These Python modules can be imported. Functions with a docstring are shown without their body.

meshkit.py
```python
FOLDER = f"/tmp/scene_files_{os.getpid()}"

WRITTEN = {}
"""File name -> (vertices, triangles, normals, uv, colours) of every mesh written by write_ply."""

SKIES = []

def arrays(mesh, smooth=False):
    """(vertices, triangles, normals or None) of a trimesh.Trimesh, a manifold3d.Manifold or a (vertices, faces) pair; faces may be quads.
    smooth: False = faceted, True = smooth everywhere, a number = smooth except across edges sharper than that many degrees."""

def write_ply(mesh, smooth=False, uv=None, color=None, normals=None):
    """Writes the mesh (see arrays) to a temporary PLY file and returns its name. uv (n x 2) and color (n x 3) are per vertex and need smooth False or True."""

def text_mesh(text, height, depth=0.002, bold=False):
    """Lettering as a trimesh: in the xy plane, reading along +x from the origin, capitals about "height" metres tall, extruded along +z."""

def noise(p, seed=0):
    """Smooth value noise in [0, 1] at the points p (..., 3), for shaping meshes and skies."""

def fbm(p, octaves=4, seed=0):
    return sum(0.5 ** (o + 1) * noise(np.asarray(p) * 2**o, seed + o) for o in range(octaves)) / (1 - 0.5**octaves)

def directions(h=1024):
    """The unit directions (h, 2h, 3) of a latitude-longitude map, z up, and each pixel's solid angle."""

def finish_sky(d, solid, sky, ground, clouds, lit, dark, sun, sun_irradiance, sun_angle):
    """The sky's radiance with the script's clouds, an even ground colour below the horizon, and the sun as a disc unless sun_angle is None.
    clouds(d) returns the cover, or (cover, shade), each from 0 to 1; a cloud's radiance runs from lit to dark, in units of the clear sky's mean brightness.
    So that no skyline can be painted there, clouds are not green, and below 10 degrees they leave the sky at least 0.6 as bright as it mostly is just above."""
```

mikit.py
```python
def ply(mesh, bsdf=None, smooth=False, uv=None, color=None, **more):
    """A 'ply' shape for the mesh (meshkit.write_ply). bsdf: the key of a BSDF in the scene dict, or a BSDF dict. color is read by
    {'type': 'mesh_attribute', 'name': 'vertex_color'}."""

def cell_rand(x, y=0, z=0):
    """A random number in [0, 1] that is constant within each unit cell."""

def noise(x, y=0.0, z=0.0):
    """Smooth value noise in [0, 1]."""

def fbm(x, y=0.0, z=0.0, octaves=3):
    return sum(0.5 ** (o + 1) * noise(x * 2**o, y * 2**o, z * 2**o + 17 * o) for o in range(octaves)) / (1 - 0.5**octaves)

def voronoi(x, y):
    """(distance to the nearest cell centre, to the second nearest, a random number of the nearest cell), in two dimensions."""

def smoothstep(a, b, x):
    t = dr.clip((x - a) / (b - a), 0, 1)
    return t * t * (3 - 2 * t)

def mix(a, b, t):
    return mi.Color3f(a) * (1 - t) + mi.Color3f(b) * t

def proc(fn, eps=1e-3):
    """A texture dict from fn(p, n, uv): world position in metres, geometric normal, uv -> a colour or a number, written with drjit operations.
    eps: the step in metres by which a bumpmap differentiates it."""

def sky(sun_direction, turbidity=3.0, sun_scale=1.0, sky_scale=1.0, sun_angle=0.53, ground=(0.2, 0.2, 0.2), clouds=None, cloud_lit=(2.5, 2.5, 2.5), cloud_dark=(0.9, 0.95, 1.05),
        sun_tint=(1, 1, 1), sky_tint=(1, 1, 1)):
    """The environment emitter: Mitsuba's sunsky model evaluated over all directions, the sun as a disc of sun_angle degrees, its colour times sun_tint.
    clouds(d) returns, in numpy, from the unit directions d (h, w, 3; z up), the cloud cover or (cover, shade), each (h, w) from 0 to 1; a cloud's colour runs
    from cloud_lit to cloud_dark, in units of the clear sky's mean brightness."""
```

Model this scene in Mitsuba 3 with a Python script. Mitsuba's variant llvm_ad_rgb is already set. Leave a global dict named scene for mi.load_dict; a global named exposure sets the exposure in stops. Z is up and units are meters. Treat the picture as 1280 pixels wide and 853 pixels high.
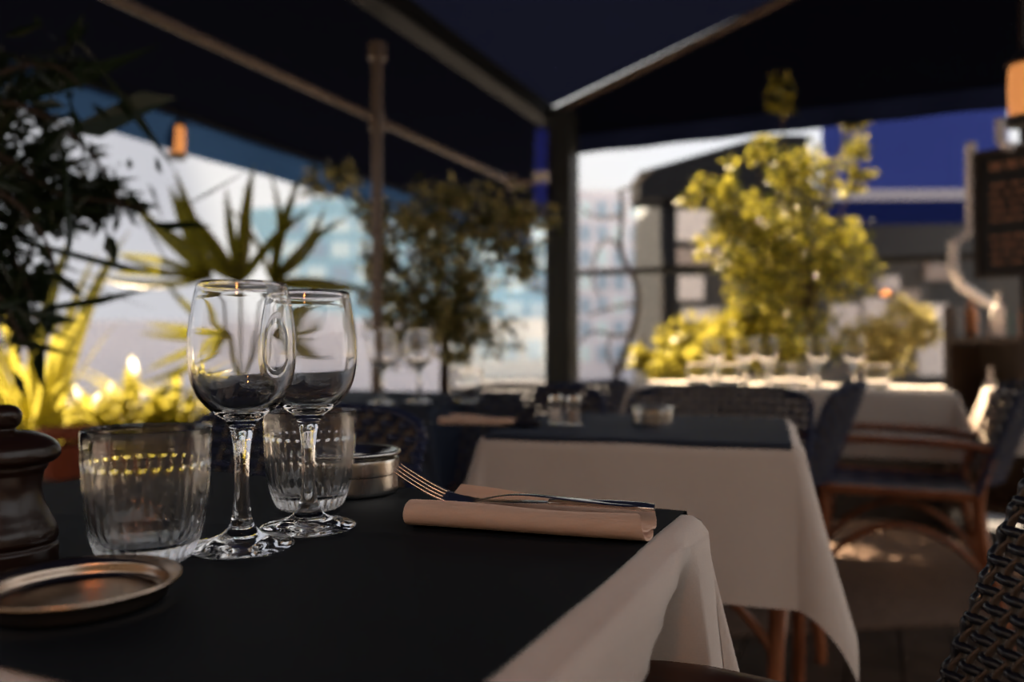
import math, random
import numpy as np, trimesh, mitsuba as mi, mikit, meshkit
import drjit as dr
from mikit import noise, fbm, smoothstep, mix
T = mi.ScalarTransform4f
PI = math.pi
random.seed(7); RNG = np.random.RandomState(7)
scene, labels = {}, {}

# ------------------------------------------------------------------ camera, sky, sun, exposure
EZ, TZ, F, HOR = 0.87, 0.72, 1000.0, 438.0          # eye height, table height, focal length and horizon row (1280 x 853)
YAW = math.radians(24.5); C, S = math.cos(YAW), math.sin(YAW)
def G(x, y):                                          # from metres right of / ahead of the eye to terrace axes
    return np.array([C*x - S*y, S*x + C*y])
def P(u, v, d):                                       # world point seen at (u, v), d metres ahead
    g = G((u-640)/F*d, d); return np.array([g[0], g[1], EZ-(v-HOR)/F*d])
def Pz(u, v, z):
    return P(u, v, (EZ-z)*F/(v-HOR))
fwd = np.array([-S, C, 11.5/1000])
scene['camera'] = {'type': 'thinlens', 'fov': math.degrees(2*math.atan(0.64)), 'fov_axis': 'x', 'near_clip': 0.02, 'far_clip': 500.0,
    'aperture_radius': 0.0046, 'focus_distance': 0.655,
    'to_world': T().look_at(origin=[0, 0, EZ], target=[float(fwd[0]), float(fwd[1]), EZ+float(fwd[2])], up=[0, 0, 1])}
exposure = 2.75
AZ = math.radians(-20)
sg = G(math.sin(AZ), math.cos(AZ))
EL = math.radians(51)
SUN = [float(sg[0]*math.cos(EL)), float(sg[1]*math.cos(EL)), math.sin(EL)]
def clouds(d):
    n = meshkit.fbm(d*np.array([2.2, 2.2, 4.0])+3.1, 4)
    sh = np.clip((meshkit.fbm(d*np.array([1.6, 1.6, 3.0])+9.0, 3)-0.35)*2.2, 0, 1)
    r0, f0 = np.r_[G(1, 0), 0], np.r_[G(0, 1), 0]
    az, el = np.arctan2(d @ r0, d @ f0), np.arcsin(np.clip(d[..., 2], -1, 1))
    t = np.clip((az+0.33+0.295*el+0.02)/0.06, 0, 1); bank = 1-t*t*(3-2*t)          # a grey bank of cloud over the left of the town
    bank = bank*np.clip((az+2.2)/0.8, 0, 1)
    return np.clip(0.75+0.5*n, 0, 1), np.clip(0.35*sh+0.75*bank, 0, 1)
scene['sky'] = mikit.sky(SUN, turbidity=3.5, sun_scale=2.4, sky_scale=1.0, sun_angle=0.6, ground=(0.3, 0.28, 0.26), clouds=clouds,
    cloud_lit=(1.35, 1.32, 1.28), cloud_dark=(0.74, 0.75, 0.83), sun_tint=(1.0, 0.93, 0.80))

# ------------------------------------------------------------------ materials
def mat(name, d): scene[name] = d; return name
def rgb(*c): return {'type': 'rgb', 'value': list(c)}
def two(d): return {'type': 'twosided', 'bsdf': d}
def pr(c, rough=0.5, **k):
    return two({'type': 'principled', 'base_color': c if isinstance(c, dict) else rgb(*c), 'roughness': rough, **k})
def thin(c, rough=0.5, dt=1.0, **k):
    return {'type': 'principledthin', 'base_color': rgb(*c), 'roughness': rough, 'diff_trans': dt, **k}
def leafy(c, dt, gloss=0.22, alpha=0.12):
    return {'type': 'blendbsdf', 'weight': gloss, 'a': thin(c, 0.5, dt), 'b': two({'type': 'roughplastic', 'diffuse_reflectance': rgb(*[x*0.8 for x in c]), 'alpha': alpha, 'int_ior': 1.8})}
def wood(a, b, sc):
    def fn(p, n, uv):
        g = fbm(p.x*sc+fbm(p.y*6, p.z*6)*2, p.y*sc, p.z*sc*0.3, 3)
        return mix(a, b, smoothstep(0.25, 0.75, g))
    return mikit.proc(fn)
def weave_col(a, b):
    def fn(p, n, uv):
        g = noise(p.x*900, p.y*900, p.z*900)*0.5+0.5*fbm(p.x*14, p.y*14, p.z*14, 2)
        return mix(a, b, g)
    return mikit.proc(fn)
M_CLOTH = mat('mat_cloth', pr(weave_col((0.66, 0.58, 0.525), (0.75, 0.665, 0.605)), 0.85, sheen=0.3))
M_WHITE = mat('mat_white_cloth', pr((0.72, 0.65, 0.60), 0.85))
M_COVER = mat('mat_cover', pr(weave_col((0.0012, 0.0032, 0.0062), (0.0025, 0.0055, 0.0095)), 0.7, sheen=0.08, specular=0.3))
M_COVER2 = mat('mat_cover_blue', pr((0.016, 0.026, 0.052), 0.65, sheen=0.15, specular=0.4))
M_NAPKIN = mat('mat_napkin', pr(weave_col((0.66, 0.46, 0.35), (0.74, 0.53, 0.41)), 0.85, sheen=0.3))
M_GLASS = mat('mat_glass', {'type': 'dielectric', 'int_ior': 1.5, 'ext_ior': 1.0})
M_PANE = mat('mat_pane', {'type': 'thindielectric', 'int_ior': 1.5})
M_STEEL = mat('mat_steel', two({'type': 'roughconductor', 'material': 'none', 'alpha': 0.07, 'specular_reflectance': rgb(0.80, 0.78, 0.74)}))
M_PEWTER = mat('mat_pewter', two({'type': 'roughconductor', 'material': 'none', 'alpha': 0.10, 'specular_reflectance': rgb(0.56, 0.44, 0.35)}))
M_MILL = mat('mat_mill', pr((0.016, 0.006, 0.0035), 0.25, clearcoat=0.6, clearcoat_gloss=0.97, specular=0.35))
M_FRAME = mat('mat_rattan', pr(wood((0.20, 0.055, 0.018), (0.34, 0.11, 0.04), 18), 0.3, clearcoat=0.6))
M_ARM = mat('mat_dark_rattan', pr(wood((0.035, 0.014, 0.009), (0.065, 0.024, 0.013), 18), 0.3, clearcoat=0.6))
M_CORD = mat('mat_cord', pr((0.006, 0.008, 0.016), 0.22, clearcoat=1.0, specular=0.7))
M_CORD2 = mat('mat_cord_blue', pr((0.007, 0.014, 0.058), 0.4, specular=0.5))
M_STAKE = mat('mat_stake', pr((0.10, 0.082, 0.066), 0.4))
M_NAVY = mat('mat_awning', thin((0.0022, 0.0030, 0.009), 0.8, 0.8))
M_NAVY2 = mat('mat_valance', thin((0.010, 0.026, 0.07), 0.8, 1.0))
M_BLACKFAB = mat('mat_gable', thin((0.0025, 0.003, 0.007), 0.9, 0.2))
M_BLUEFAB = mat('mat_blue_fabric', thin((0.09, 0.13, 0.70), 0.6, 1.0))
M_BLUEAWN = mat('mat_blue_awning', thin((0.015, 0.025, 0.14), 0.7, 0.9))
M_STRIPE = mat('mat_stripe', pr((0.34, 0.33, 0.40), 0.7))
M_POST = mat('mat_post', pr((0.016, 0.019, 0.021), 0.5))
M_POLE = mat('mat_pole', pr((0.20, 0.15, 0.125), 0.4, metallic=0.4))
M_BLACK = mat('mat_black', pr((0.012, 0.012, 0.014), 0.5))
M_DWOOD = mat('mat_dark_wood', pr((0.03, 0.017, 0.012), 0.45))
M_PLANK = [mat('mat_plank_%d' % i, pr(wood(a, b, 9), 0.5)) for i, (a, b) in enumerate([((0.028, 0.018, 0.013), (0.05, 0.032, 0.022)), ((0.036, 0.022, 0.015), (0.06, 0.037, 0.025))])]
def rugfn(p, n, uv):
    return mix((0.11, 0.07, 0.052), (0.21, 0.135, 0.10), fbm(p.x*70, p.y*70, 0, 3))
M_RUG = mat('mat_rug', pr(mikit.proc(rugfn), 0.95))
M_PAVE = mat('mat_pave', pr(mikit.proc(lambda p, n, uv: mix((0.10, 0.10, 0.11), (0.15, 0.15, 0.16), fbm(p.x*3, p.y*3, 0, 3))), 1.0, specular=0.1))
M_LEAF_DARK = mat('mat_leaf_dark', leafy((0.018, 0.032, 0.012), 0.6))
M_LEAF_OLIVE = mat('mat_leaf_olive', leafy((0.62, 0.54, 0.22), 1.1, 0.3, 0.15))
M_LEAF_YEL = mat('mat_leaf_yellow', leafy((0.52, 0.47, 0.08), 1.2, 0.32, 0.15))
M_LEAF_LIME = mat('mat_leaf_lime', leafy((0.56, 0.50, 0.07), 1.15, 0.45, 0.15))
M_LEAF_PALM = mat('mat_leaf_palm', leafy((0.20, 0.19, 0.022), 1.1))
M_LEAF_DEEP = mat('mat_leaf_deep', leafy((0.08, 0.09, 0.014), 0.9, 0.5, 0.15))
M_BARK = mat('mat_bark', pr((0.06, 0.04, 0.03), 0.85))
M_POT = mat('mat_terracotta', pr((0.34, 0.075, 0.03), 0.7))
M_PLANTER = mat('mat_planter', pr((0.02, 0.018, 0.02), 0.6))
M_SOIL = mat('mat_soil', pr((0.03, 0.02, 0.014), 0.95))
M_LAV = mat('mat_wall_lavender', pr((0.70, 0.70, 0.80), 0.8))
M_PALE = mat('mat_wall_pale', pr((0.76, 0.80, 0.78), 0.8))
M_WIN = mat('mat_window_blue', pr((0.32, 0.44, 0.58), 0.25))
M_WIN2 = mat('mat_window_light', pr((0.62, 0.78, 0.86), 0.25))
M_TEAL = mat('mat_wall_glass', pr((0.30, 0.52, 0.66), 0.4))
M_SLATE = mat('mat_slate', pr((0.014, 0.015, 0.020), 0.8, specular=0.2))
M_SHOP = mat('mat_shop_wall', pr((0.028, 0.028, 0.030), 0.6))
M_BEIGE = mat('mat_beige', pr((0.42, 0.34, 0.30), 0.8))
M_PINK = mat('mat_pink_white', pr((0.85, 0.77, 0.73), 0.6))
M_UNSEEN_WALL = mat('mat_unseen_wall', pr((0.05, 0.042, 0.036), 0.95, specular=0.1))  # for the unseen walls behind and right of the eye
M_BEAM = mat('mat_beam', pr((0.004, 0.0045, 0.0045), 0.6, specular=0.25))
M_CHALK = mat('mat_chalk', pr((0.40, 0.20, 0.13), 0.9))
M_WHITEMETAL = mat('mat_white_metal', pr((0.85, 0.80, 0.80), 0.4))
M_GREEN = mat('mat_green_bottle', pr((0.02, 0.05, 0.03), 0.15))
M_AMBER = mat('mat_amber_bottle', pr((0.20, 0.08, 0.03), 0.2))
M_BULB = mat('mat_bulb', pr((0.8, 0.5, 0.25), 0.4))

# ------------------------------------------------------------------ mesh helpers
cat = trimesh.util.concatenate
def box(c, size, rz=0.0):
    b = trimesh.creation.box(extents=size)
    if rz: b.apply_transform(trimesh.transformations.rotation_matrix(rz, [0, 0, 1]))
    b.apply_translation(c); return b
def bbox2(lo, hi):
    lo, hi = np.array(lo, float), np.array(hi, float); return box((lo+hi)/2, hi-lo)
def rbox(c, size, r=0.004, n=3):
    import manifold3d as m3
    x, y, z = np.array(size)/2-r
    sph = m3.Manifold.sphere(r, 4*n)
    h = m3.Manifold.batch_hull([sph.translate([a*x, b*y, e*z]) for a in (-1, 1) for b in (-1, 1) for e in (-1, 1)])
    m = h.to_mesh(); t = trimesh.Trimesh(m.vert_properties[:, :3], m.tri_verts); t.apply_translation(c); return t
def lathe(prof, n=48, flute=None):
    """revolve a closed or open profile [(r, z)] about z; flute(theta, i) scales the radius of row i"""
    prof = np.array(prof, float); th = np.arange(n)*2*PI/n
    k = len(prof); V = []
    for i, (r, z) in enumerate(prof):
        rr = r*np.ones(n) if flute is None else r*flute(th, i)
        V.append(np.stack([rr*np.cos(th), rr*np.sin(th), z*np.ones(n)], 1))
    V = np.vstack(V); Fc = []
    a = np.arange(n); b = (a+1) % n
    for i in range(k-1):
        r0, r1 = prof[i, 0], prof[i+1, 0]
        q0, q1, q2, q3 = i*n+a, i*n+b, (i+1)*n+b, (i+1)*n+a
        if r0 > 1e-9: Fc.append(np.stack([q0, q1, q2], 1)) if r1 < 1e-9 else Fc.append(np.stack([q0, q1, q2], 1))
        if r1 > 1e-9: Fc.append(np.stack([q0, q2, q3], 1))
    m = trimesh.Trimesh(V, np.vstack(Fc), process=False)
    m.merge_vertices(digits_vertex=7); m.update_faces(m.nondegenerate_faces()); m.remove_unreferenced_vertices()
    if m.is_watertight and m.volume < 0: m.invert()
    return m
def spline(pts, n):
    from scipy.interpolate import CubicSpline, PchipInterpolator
    pts = np.array(pts, float); t = np.r_[0, np.cumsum(np.linalg.norm(np.diff(pts, axis=0), axis=1))]
    return CubicSpline(t, pts)(np.linspace(0, t[-1], n)) if len(pts) > 2 else np.linspace(pts[0], pts[-1], n)
def pchip(pts, n):
    from scipy.interpolate import PchipInterpolator
    pts = np.array(pts, float); t = np.r_[0, np.cumsum(np.linalg.norm(np.diff(pts, axis=0), axis=1))]
    return PchipInterpolator(t, pts)(np.linspace(0, t[-1], n))
def tube(path, r, n=8, flat=None, up=(0, 0, 1)):
    """swept round (or elliptic: flat=(a, b)) section along the path, capped; r number or per point"""
    p = np.array(path, float); m = len(p); r = np.broadcast_to(np.array(r, float), (m,))
    t = np.gradient(p, axis=0); t /= np.linalg.norm(t, axis=1, keepdims=True)+1e-12
    up = np.array(up, float)
    if abs(t[0] @ up) > 0.95: up = np.array([1.0, 0, 0]) if abs(t[0][0]) < 0.9 else np.array([0, 1.0, 0])
    nn = np.cross(t[0], np.cross(up, t[0])); nn /= np.linalg.norm(nn); N = [nn]
    for i in range(1, m):
        nn = nn - (nn @ t[i])*t[i]; nn /= np.linalg.norm(nn); N.append(nn)
    N = np.array(N); B = np.cross(t, N); a = np.arange(n)*2*PI/n
    fa, fb = flat or (1, 1)
    V = p[:, None]+r[:, None, None]*(fa*np.cos(a)[None, :, None]*N[:, None]+fb*np.sin(a)[None, :, None]*B[:, None])
    V = np.vstack([V.reshape(-1, 3), p[:1], p[-1:]]); i, j = np.arange(n), (np.arange(n)+1) % n
    Fc = []
    for k in range(m-1):
        Fc += [np.stack([k*n+i, k*n+j, (k+1)*n+j], 1), np.stack([k*n+i, (k+1)*n+j, (k+1)*n+i], 1)]
    Fc += [np.stack([np.full(n, m*n), j, i], 1), np.stack([np.full(n, m*n+1), (m-1)*n+i, (m-1)*n+j], 1)]
    return trimesh.Trimesh(V, np.vstack(Fc), process=False)
def grid(V, thick=0.0):
    """a sheet from V (a, b, 3); with thick it becomes a closed slab (offset along its normals)"""
    a, b = V.shape[:2]
    idx = np.arange(a*b).reshape(a, b)
    f = np.stack([idx[:-1, :-1], idx[1:, :-1], idx[1:, 1:], idx[:-1, 1:]], -1).reshape(-1, 4)
    Fq = np.vstack([f[:, [0, 1, 2]], f[:, [0, 2, 3]]])
    m = trimesh.Trimesh(V.reshape(-1, 3), Fq, process=False)
    if not thick: return m
    n = np.array(m.vertex_normals); lo = m.vertices-n*thick
    rim = np.concatenate([idx[:-1, 0], idx[-1, :-1], idx[1:, -1][::-1], idx[0, 1:][::-1]]); r2 = np.roll(rim, -1); k = a*b
    Fs = np.vstack([np.stack([rim, rim+k, r2+k], 1), np.stack([rim, r2+k, r2], 1)])
    return trimesh.Trimesh(np.vstack([m.vertices, lo]), np.vstack([Fq, Fq[:, ::-1]+k, Fs[:, ::-1]]), process=False)
def prism(poly, h):
    from shapely.geometry import Polygon
    return trimesh.creation.extrude_polygon(Polygon(poly), h, engine='earcut')
def M4(loc=(0, 0, 0), rz=0.0, s=1.0):
    return T().translate([float(x) for x in loc]).rotate([0, 0, 1], math.degrees(rz)).scale([float(x) for x in np.broadcast_to(s, 3)])
COUNT = {}
def uniq(key):
    if key not in scene and key not in COUNT: COUNT[key] = 0; return key
    while True:
        COUNT[key] = COUNT.get(key, 0)+1
        k = '%s_%03d' % (key, COUNT[key])
        if k not in scene and not any(x == k for x in COUNT): COUNT[k] = 0; return k
def shp(mesh, m, smooth=False, **k): return mikit.ply(mesh, m, smooth, **k)
def put(key, shape, to=None, label=None, category=None, group=None, kind=None):
    key = uniq(key)
    scene[key] = {**shape, 'to_world': to} if to is not None else dict(shape)
    tag(key, label, category, group, kind)
    return key
def tag(key, label=None, category=None, group=None, kind=None):
    d = {k: v for k, v in dict(label=label, category=category, group=group, kind=kind).items() if v}
    if d: labels.setdefault(key, {}).update(d)
def thing(name, label, category, group=None):
    k = uniq(name); tag(k, label, category, group); return k
def stamp(name, proto, to, label, category, group=None):
    """a copy of a prototype [(sub path, shape dict, label or None, kind or None)] under a key of its own"""
    k = thing(name, label, category, group)
    for sub, sh, lab, kind in proto:
        kk = k+('__'+sub if sub else '')
        scene[kk] = {**sh, 'to_world': to}
        tag(kk, lab if sub else None, None, None, kind)
    return k
def structure(key, mesh, m, smooth=False): return put(key, shp(mesh, m, smooth), kind='structure')

# ------------------------------------------------------------------ the setting: floor, awning roof, posts
# pavement outside
structure('ground', box((0, 20, -0.12), (120, 90, 0.10)), M_PAVE)
structure('floor', bbox2((-2.6, -4.4, -0.07), (6.0, 4.5, -0.022)), M_DWOOD)  # right part out of view, carried on to darken reflections in the glasses
pw = 0.14
plank = [shp(bbox2((0.003, -4.4, -0.022), (pw-0.003, 4.5, 0.0)), m) for m in M_PLANK]
for i in range(int(8.6/pw)):
    put('floor__plank', plank[random.random() < 0.4], T().translate([-2.6+i*pw, 0, 0]))
ZB = 2.21
RX = 1.05; RIDGE = 3.16; YE = 4.28; YN = -1.3; RE = 2.0; RZ = 2.8
def sheet(p00, p10, p11, p01, nu=14, nv=10, sag=0.0):
    u, v = np.meshgrid(np.linspace(0, 1, nu), np.linspace(0, 1, nv), indexing='ij')
    p00, p10, p11, p01 = [np.array(q, float) for q in (p00, p10, p11, p01)]
    V = (p00*((1-u)*(1-v))[..., None]+p10*(u*(1-v))[..., None]+p11*(u*v)[..., None]+p01*((1-u)*v)[..., None])
    V[..., 2] -= sag*np.sin(PI*u)*np.sin(PI*v)
    return grid(V)
BX = -1.72
structure('ceiling', sheet((BX, YN, ZB+0.06), (RX, YN, RIDGE), (RX, YE, RIDGE), (BX, YE, ZB+0.06), 16, 16, 0.05), M_NAVY, True)
structure('ceiling', sheet((RX, YN, RIDGE), (RE, YN, RZ), (RE, YE, RZ), (RX, YE, RIDGE), 12, 12, 0.04), M_NAVY, True)
structure('ceiling', sheet((-3.32, YN, 2.11), (BX, YN, ZB+0.06), (BX, YE, ZB+0.06), (-3.32, 7.8, 2.11), 10, 16, 0.02), M_BLACKFAB, True)
# valance along the left eave
def valance(a, b, ztop, drop, n=60, wav=0.012):
    a, b = np.array(a, float), np.array(b, float); t = np.linspace(0, 1, n)
    nrm = np.array([-(b-a)[1], (b-a)[0]])/np.linalg.norm(b-a)
    V = np.zeros((n, 4, 3))
    for j in range(4):
        w = wav*j/3*np.sin(t*n*0.9)
        V[:, j, :2] = a+(b-a)*t[:, None]+nrm*w[:, None]; V[:, j, 2] = ztop-drop*j/3
    return grid(V)
structure('trim_1', valance((-3.32, YN), (-3.32, 7.8), 2.115, 0.205), M_NAVY2, True)
structure('trim_2', tube([(-3.32, YN, 2.115), (-3.32, 7.8, 2.115)], 0.02, 8), M_SLATE, 30)
# gable end: infill above the valance and the valance itself
gx = np.linspace(BX, RE, 40)
gz = np.where(gx < RX, ZB+0.04+(RIDGE-ZB-0.06)*(gx-BX)/(RX-BX), RIDGE-(RIDGE-RZ)*(gx-RX)/(RE-RX))
V = np.zeros((40, 2, 3)); V[:, :, 0] = gx[:, None]; V[:, :, 1] = YE; V[:, 0, 2] = gz; V[:, 1, 2] = 2.09
structure('wall_gable', grid(V), M_BLACKFAB)
structure('trim_3', valance((BX, YE+0.02), (RE, YE+0.02), 2.13, 0.14), M_NAVY, True)
# side beam, gable rafter, far tie
put('roof_beam', shp(bbox2((BX-0.05, YN, ZB-0.04), (BX+0.05, YE, ZB+0.05)), M_BEAM), label='dark side beam under the navy awning running to the corner post', category='beam')
raf = [(BX+0.02, YE-0.06, ZB), (RX, YE-0.06, RIDGE-0.03)]
put('gable_rafter', shp(tube(raf, 0.022, 10), M_POLE, 30), label='grey tubular rafter rising from the corner post under the navy awning', category='rafter')
raf2 = [(BX+0.75, YE-0.10, ZB+0.12), (RX+0.4, YE-0.10, RIDGE-0.22)]
# corner post
k = thing('corner_post', 'dark square corner post at the far left corner of the awning', 'post')
put(k+'__shaft', shp(rbox((-1.605, YE-0.08, 1.10), (0.15, 0.15, 2.20), 0.008), M_POST, 30))
put(k+'__base_plate', shp(box((-1.605, YE-0.08, 0.008), (0.24, 0.24, 0.016)), M_POST))
structure('wall_unseen_back', bbox2((-7, -4.6, 0.0), (7, -4.4, 4.5)), M_UNSEEN_WALL)  # out of view behind the eye, darkens the reflections in the glasses
structure('wall_unseen_right', bbox2((6.0, -4.4, 0.0), (6.2, 5.5, 2.3)), M_UNSEEN_WALL)  # out of view, blocks low light from the right to darken glass reflections
# left pole with its clamp and cross tube
pg = P(471, 150, 3.2)
k = thing('awning_pole', 'slim brown metal pole holding the cross tube left of the olive tree', 'pole')
put(k+'__shaft', shp(tube([(pg[0], pg[1], 0), (pg[0], pg[1], 2.07)], 0.022, 14), M_POLE, 30))
put(k+'__cap', shp(tube([(pg[0], pg[1], 2.04), (pg[0], pg[1], 2.10)], 0.036, 14), M_POLE, 30))
put(k+'__clamp', shp(tube([(pg[0], pg[1], 1.75), (pg[0], pg[1], 1.82)], 0.032, 14), M_POLE, 30))
zt = EZ+0.289*3.2
k = thing('cross_tube', 'long thin metal tube running through the pole clamp below the awning', 'tube')
put(k+'__tube', shp(tube([(pg[0], -0.6, zt), (pg[0], 4.0, zt)], 0.016, 10), M_POLE, 30))
put(k+'__end_joint', shp(tube([(pg[0], 3.98, zt-0.035), (pg[0], 4.0, zt+0.035)], 0.024, 10), M_POLE, 30))
put(k+'__bracket', shp(tube([(pg[0], 4.0, zt), (-1.66, YE-0.1, zt+0.02)], 0.012, 8), M_POLE, 30))
# rolled blue curtain beside the post
a = P(677, 200, 4.45)
k = thing('rolled_curtain', 'narrow bright blue rolled curtain hanging beside the corner post', 'curtain')
zz = np.linspace(2.10, 1.60, 24); tt = np.linspace(0, 2*PI, 14)
V = np.zeros((24, 14, 3))
for i, z in enumerate(zz):
    rr = 0.034*(1+0.25*np.sin(tt*3+z*6))
    V[i, :, 0] = a[0]+rr*np.cos(tt)*1.1; V[i, :, 1] = a[1]+rr*np.sin(tt); V[i, :, 2] = z
put(k+'__fabric', shp(grid(V), M_BLUEFAB, True))
put(k+'__strap', shp(tube([(a[0], a[1], 1.80), (a[0], a[1], 1.86)], 0.046, 12), M_WHITEMETAL, 30), label='pale ring standing in for the white highlight on the curtain')  # white highlight on the curtain put in as a pale ring

# windscreen at the far end
k = thing('windscreen', 'glass windscreen in a black frame at the far end of the terrace', 'windscreen')
YW = YE+0.60
zr = EZ+0.097*5.15
put(k+'__rail', shp(bbox2((-1.8, YW, zr-0.018), (2.0, YW+0.04, zr+0.018)), M_BLACK))
put(k+'__rail', shp(bbox2((-1.8, YW, 0.05), (2.0, YW+0.04, 0.10)), M_BLACK))
for x in (-1.79, -0.525, 0.74, 2.0):
    put(k+'__upright', shp(bbox2((x-0.02, YW, 0.0), (x+0.02, YW+0.04, zr)), M_BLACK))
for i in range(3):
    x = -1.79+1.265*i
    put(k+'__pane', shp(grid(np.array([[(x+0.02, YW+0.02, 0.1), (x+0.02, YW+0.02, zr-0.018)], [(x+1.245, YW+0.02, 0.1), (x+1.245, YW+0.02, zr-0.018)]], float)), M_PANE), label='clear glass pane')

# ------------------------------------------------------------------ tables, cloths
def cloth_mesh(w, d, drop, n=110, seed=0, amp=0.012, flare=0.38, r=0.012, lean=0.02, push=0.0):
    """a square cloth lying on a w x d table top (centre 0, top z = 0) and hanging drop over every side"""
    hx, hy = w/2, d/2
    p = np.unique(np.r_[np.linspace(-hx-drop, -hx, 26), np.linspace(-hx, hx, n//2), np.linspace(hx, hx+drop, 26)])
    q = np.unique(np.r_[np.linspace(-hy-drop, -hy, 26), np.linspace(-hy, hy, n//2), np.linspace(hy, hy+drop, 26)])
    X, Y = np.meshgrid(p, q, indexing='ij')
    cx, cy = np.clip(X, -hx, hx), np.clip(Y, -hy, hy)
    ox, oy = X-cx, Y-cy; R = np.hypot(ox, oy)
    phi = np.arctan2(np.abs(oy), np.abs(ox)); corner = (np.abs(ox) > 1e-9) & (np.abs(oy) > 1e-9)
    sx, sy = np.sign(ox), np.sign(oy)
    per = np.where(np.abs(ox) > 1e-9, cy, cx)*1.0
    wav = amp*np.sin(per*17+seed*2.1+sx*1.3+sy*2.2)*0.6+amp*np.sin(per*31+seed)*0.4
    side = wav*np.clip(R/drop, 0, 1.2)+lean*np.clip(R/drop, 0, 1.2)+np.minimum(r, R*0.7)
    fold = flare*R*np.sin(2*phi)**1.5
    out = np.where(corner, side*(np.cos(phi)**4+np.sin(phi)**4)+fold, side)
    # direction outward
    dx = np.where(R > 1e-9, ox/np.maximum(R, 1e-9), 0); dy = np.where(R > 1e-9, oy/np.maximum(R, 1e-9), 0)
    # in a corner the cloth folds back on itself on both sides of the diagonal
    out = np.minimum(out, R*0.92)
    if push:                                          # one side is tucked inwards below a slanting fold that starts at the corner
        t_ = np.clip((Y-(hy-0.088))/0.03, 0, 1); m_ = (1-t_*t_*(3-2*t_))*(ox > 0)*(np.abs(oy) < 1e-9)
        R0 = 0.012+0.17*np.maximum(hy-0.06-Y, 0)
        out = out+m_*(0.30*np.minimum(R, R0)-push*np.clip(R-R0, 0, 0.10))
    Z = -np.sqrt(np.maximum(R*R-out*out, 0)); Z = np.where(R < r, -R*R/(2*r)*0.8, Z+0.0)
    V = np.stack([cx+dx*out, cy+dy*out, Z], -1)
    V[..., 2] += 0.0006*meshkit.noise(np.stack([X*30, Y*30, X*0], -1), seed)*(R < 1e-9)
    m = grid(V)
    return m
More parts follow.
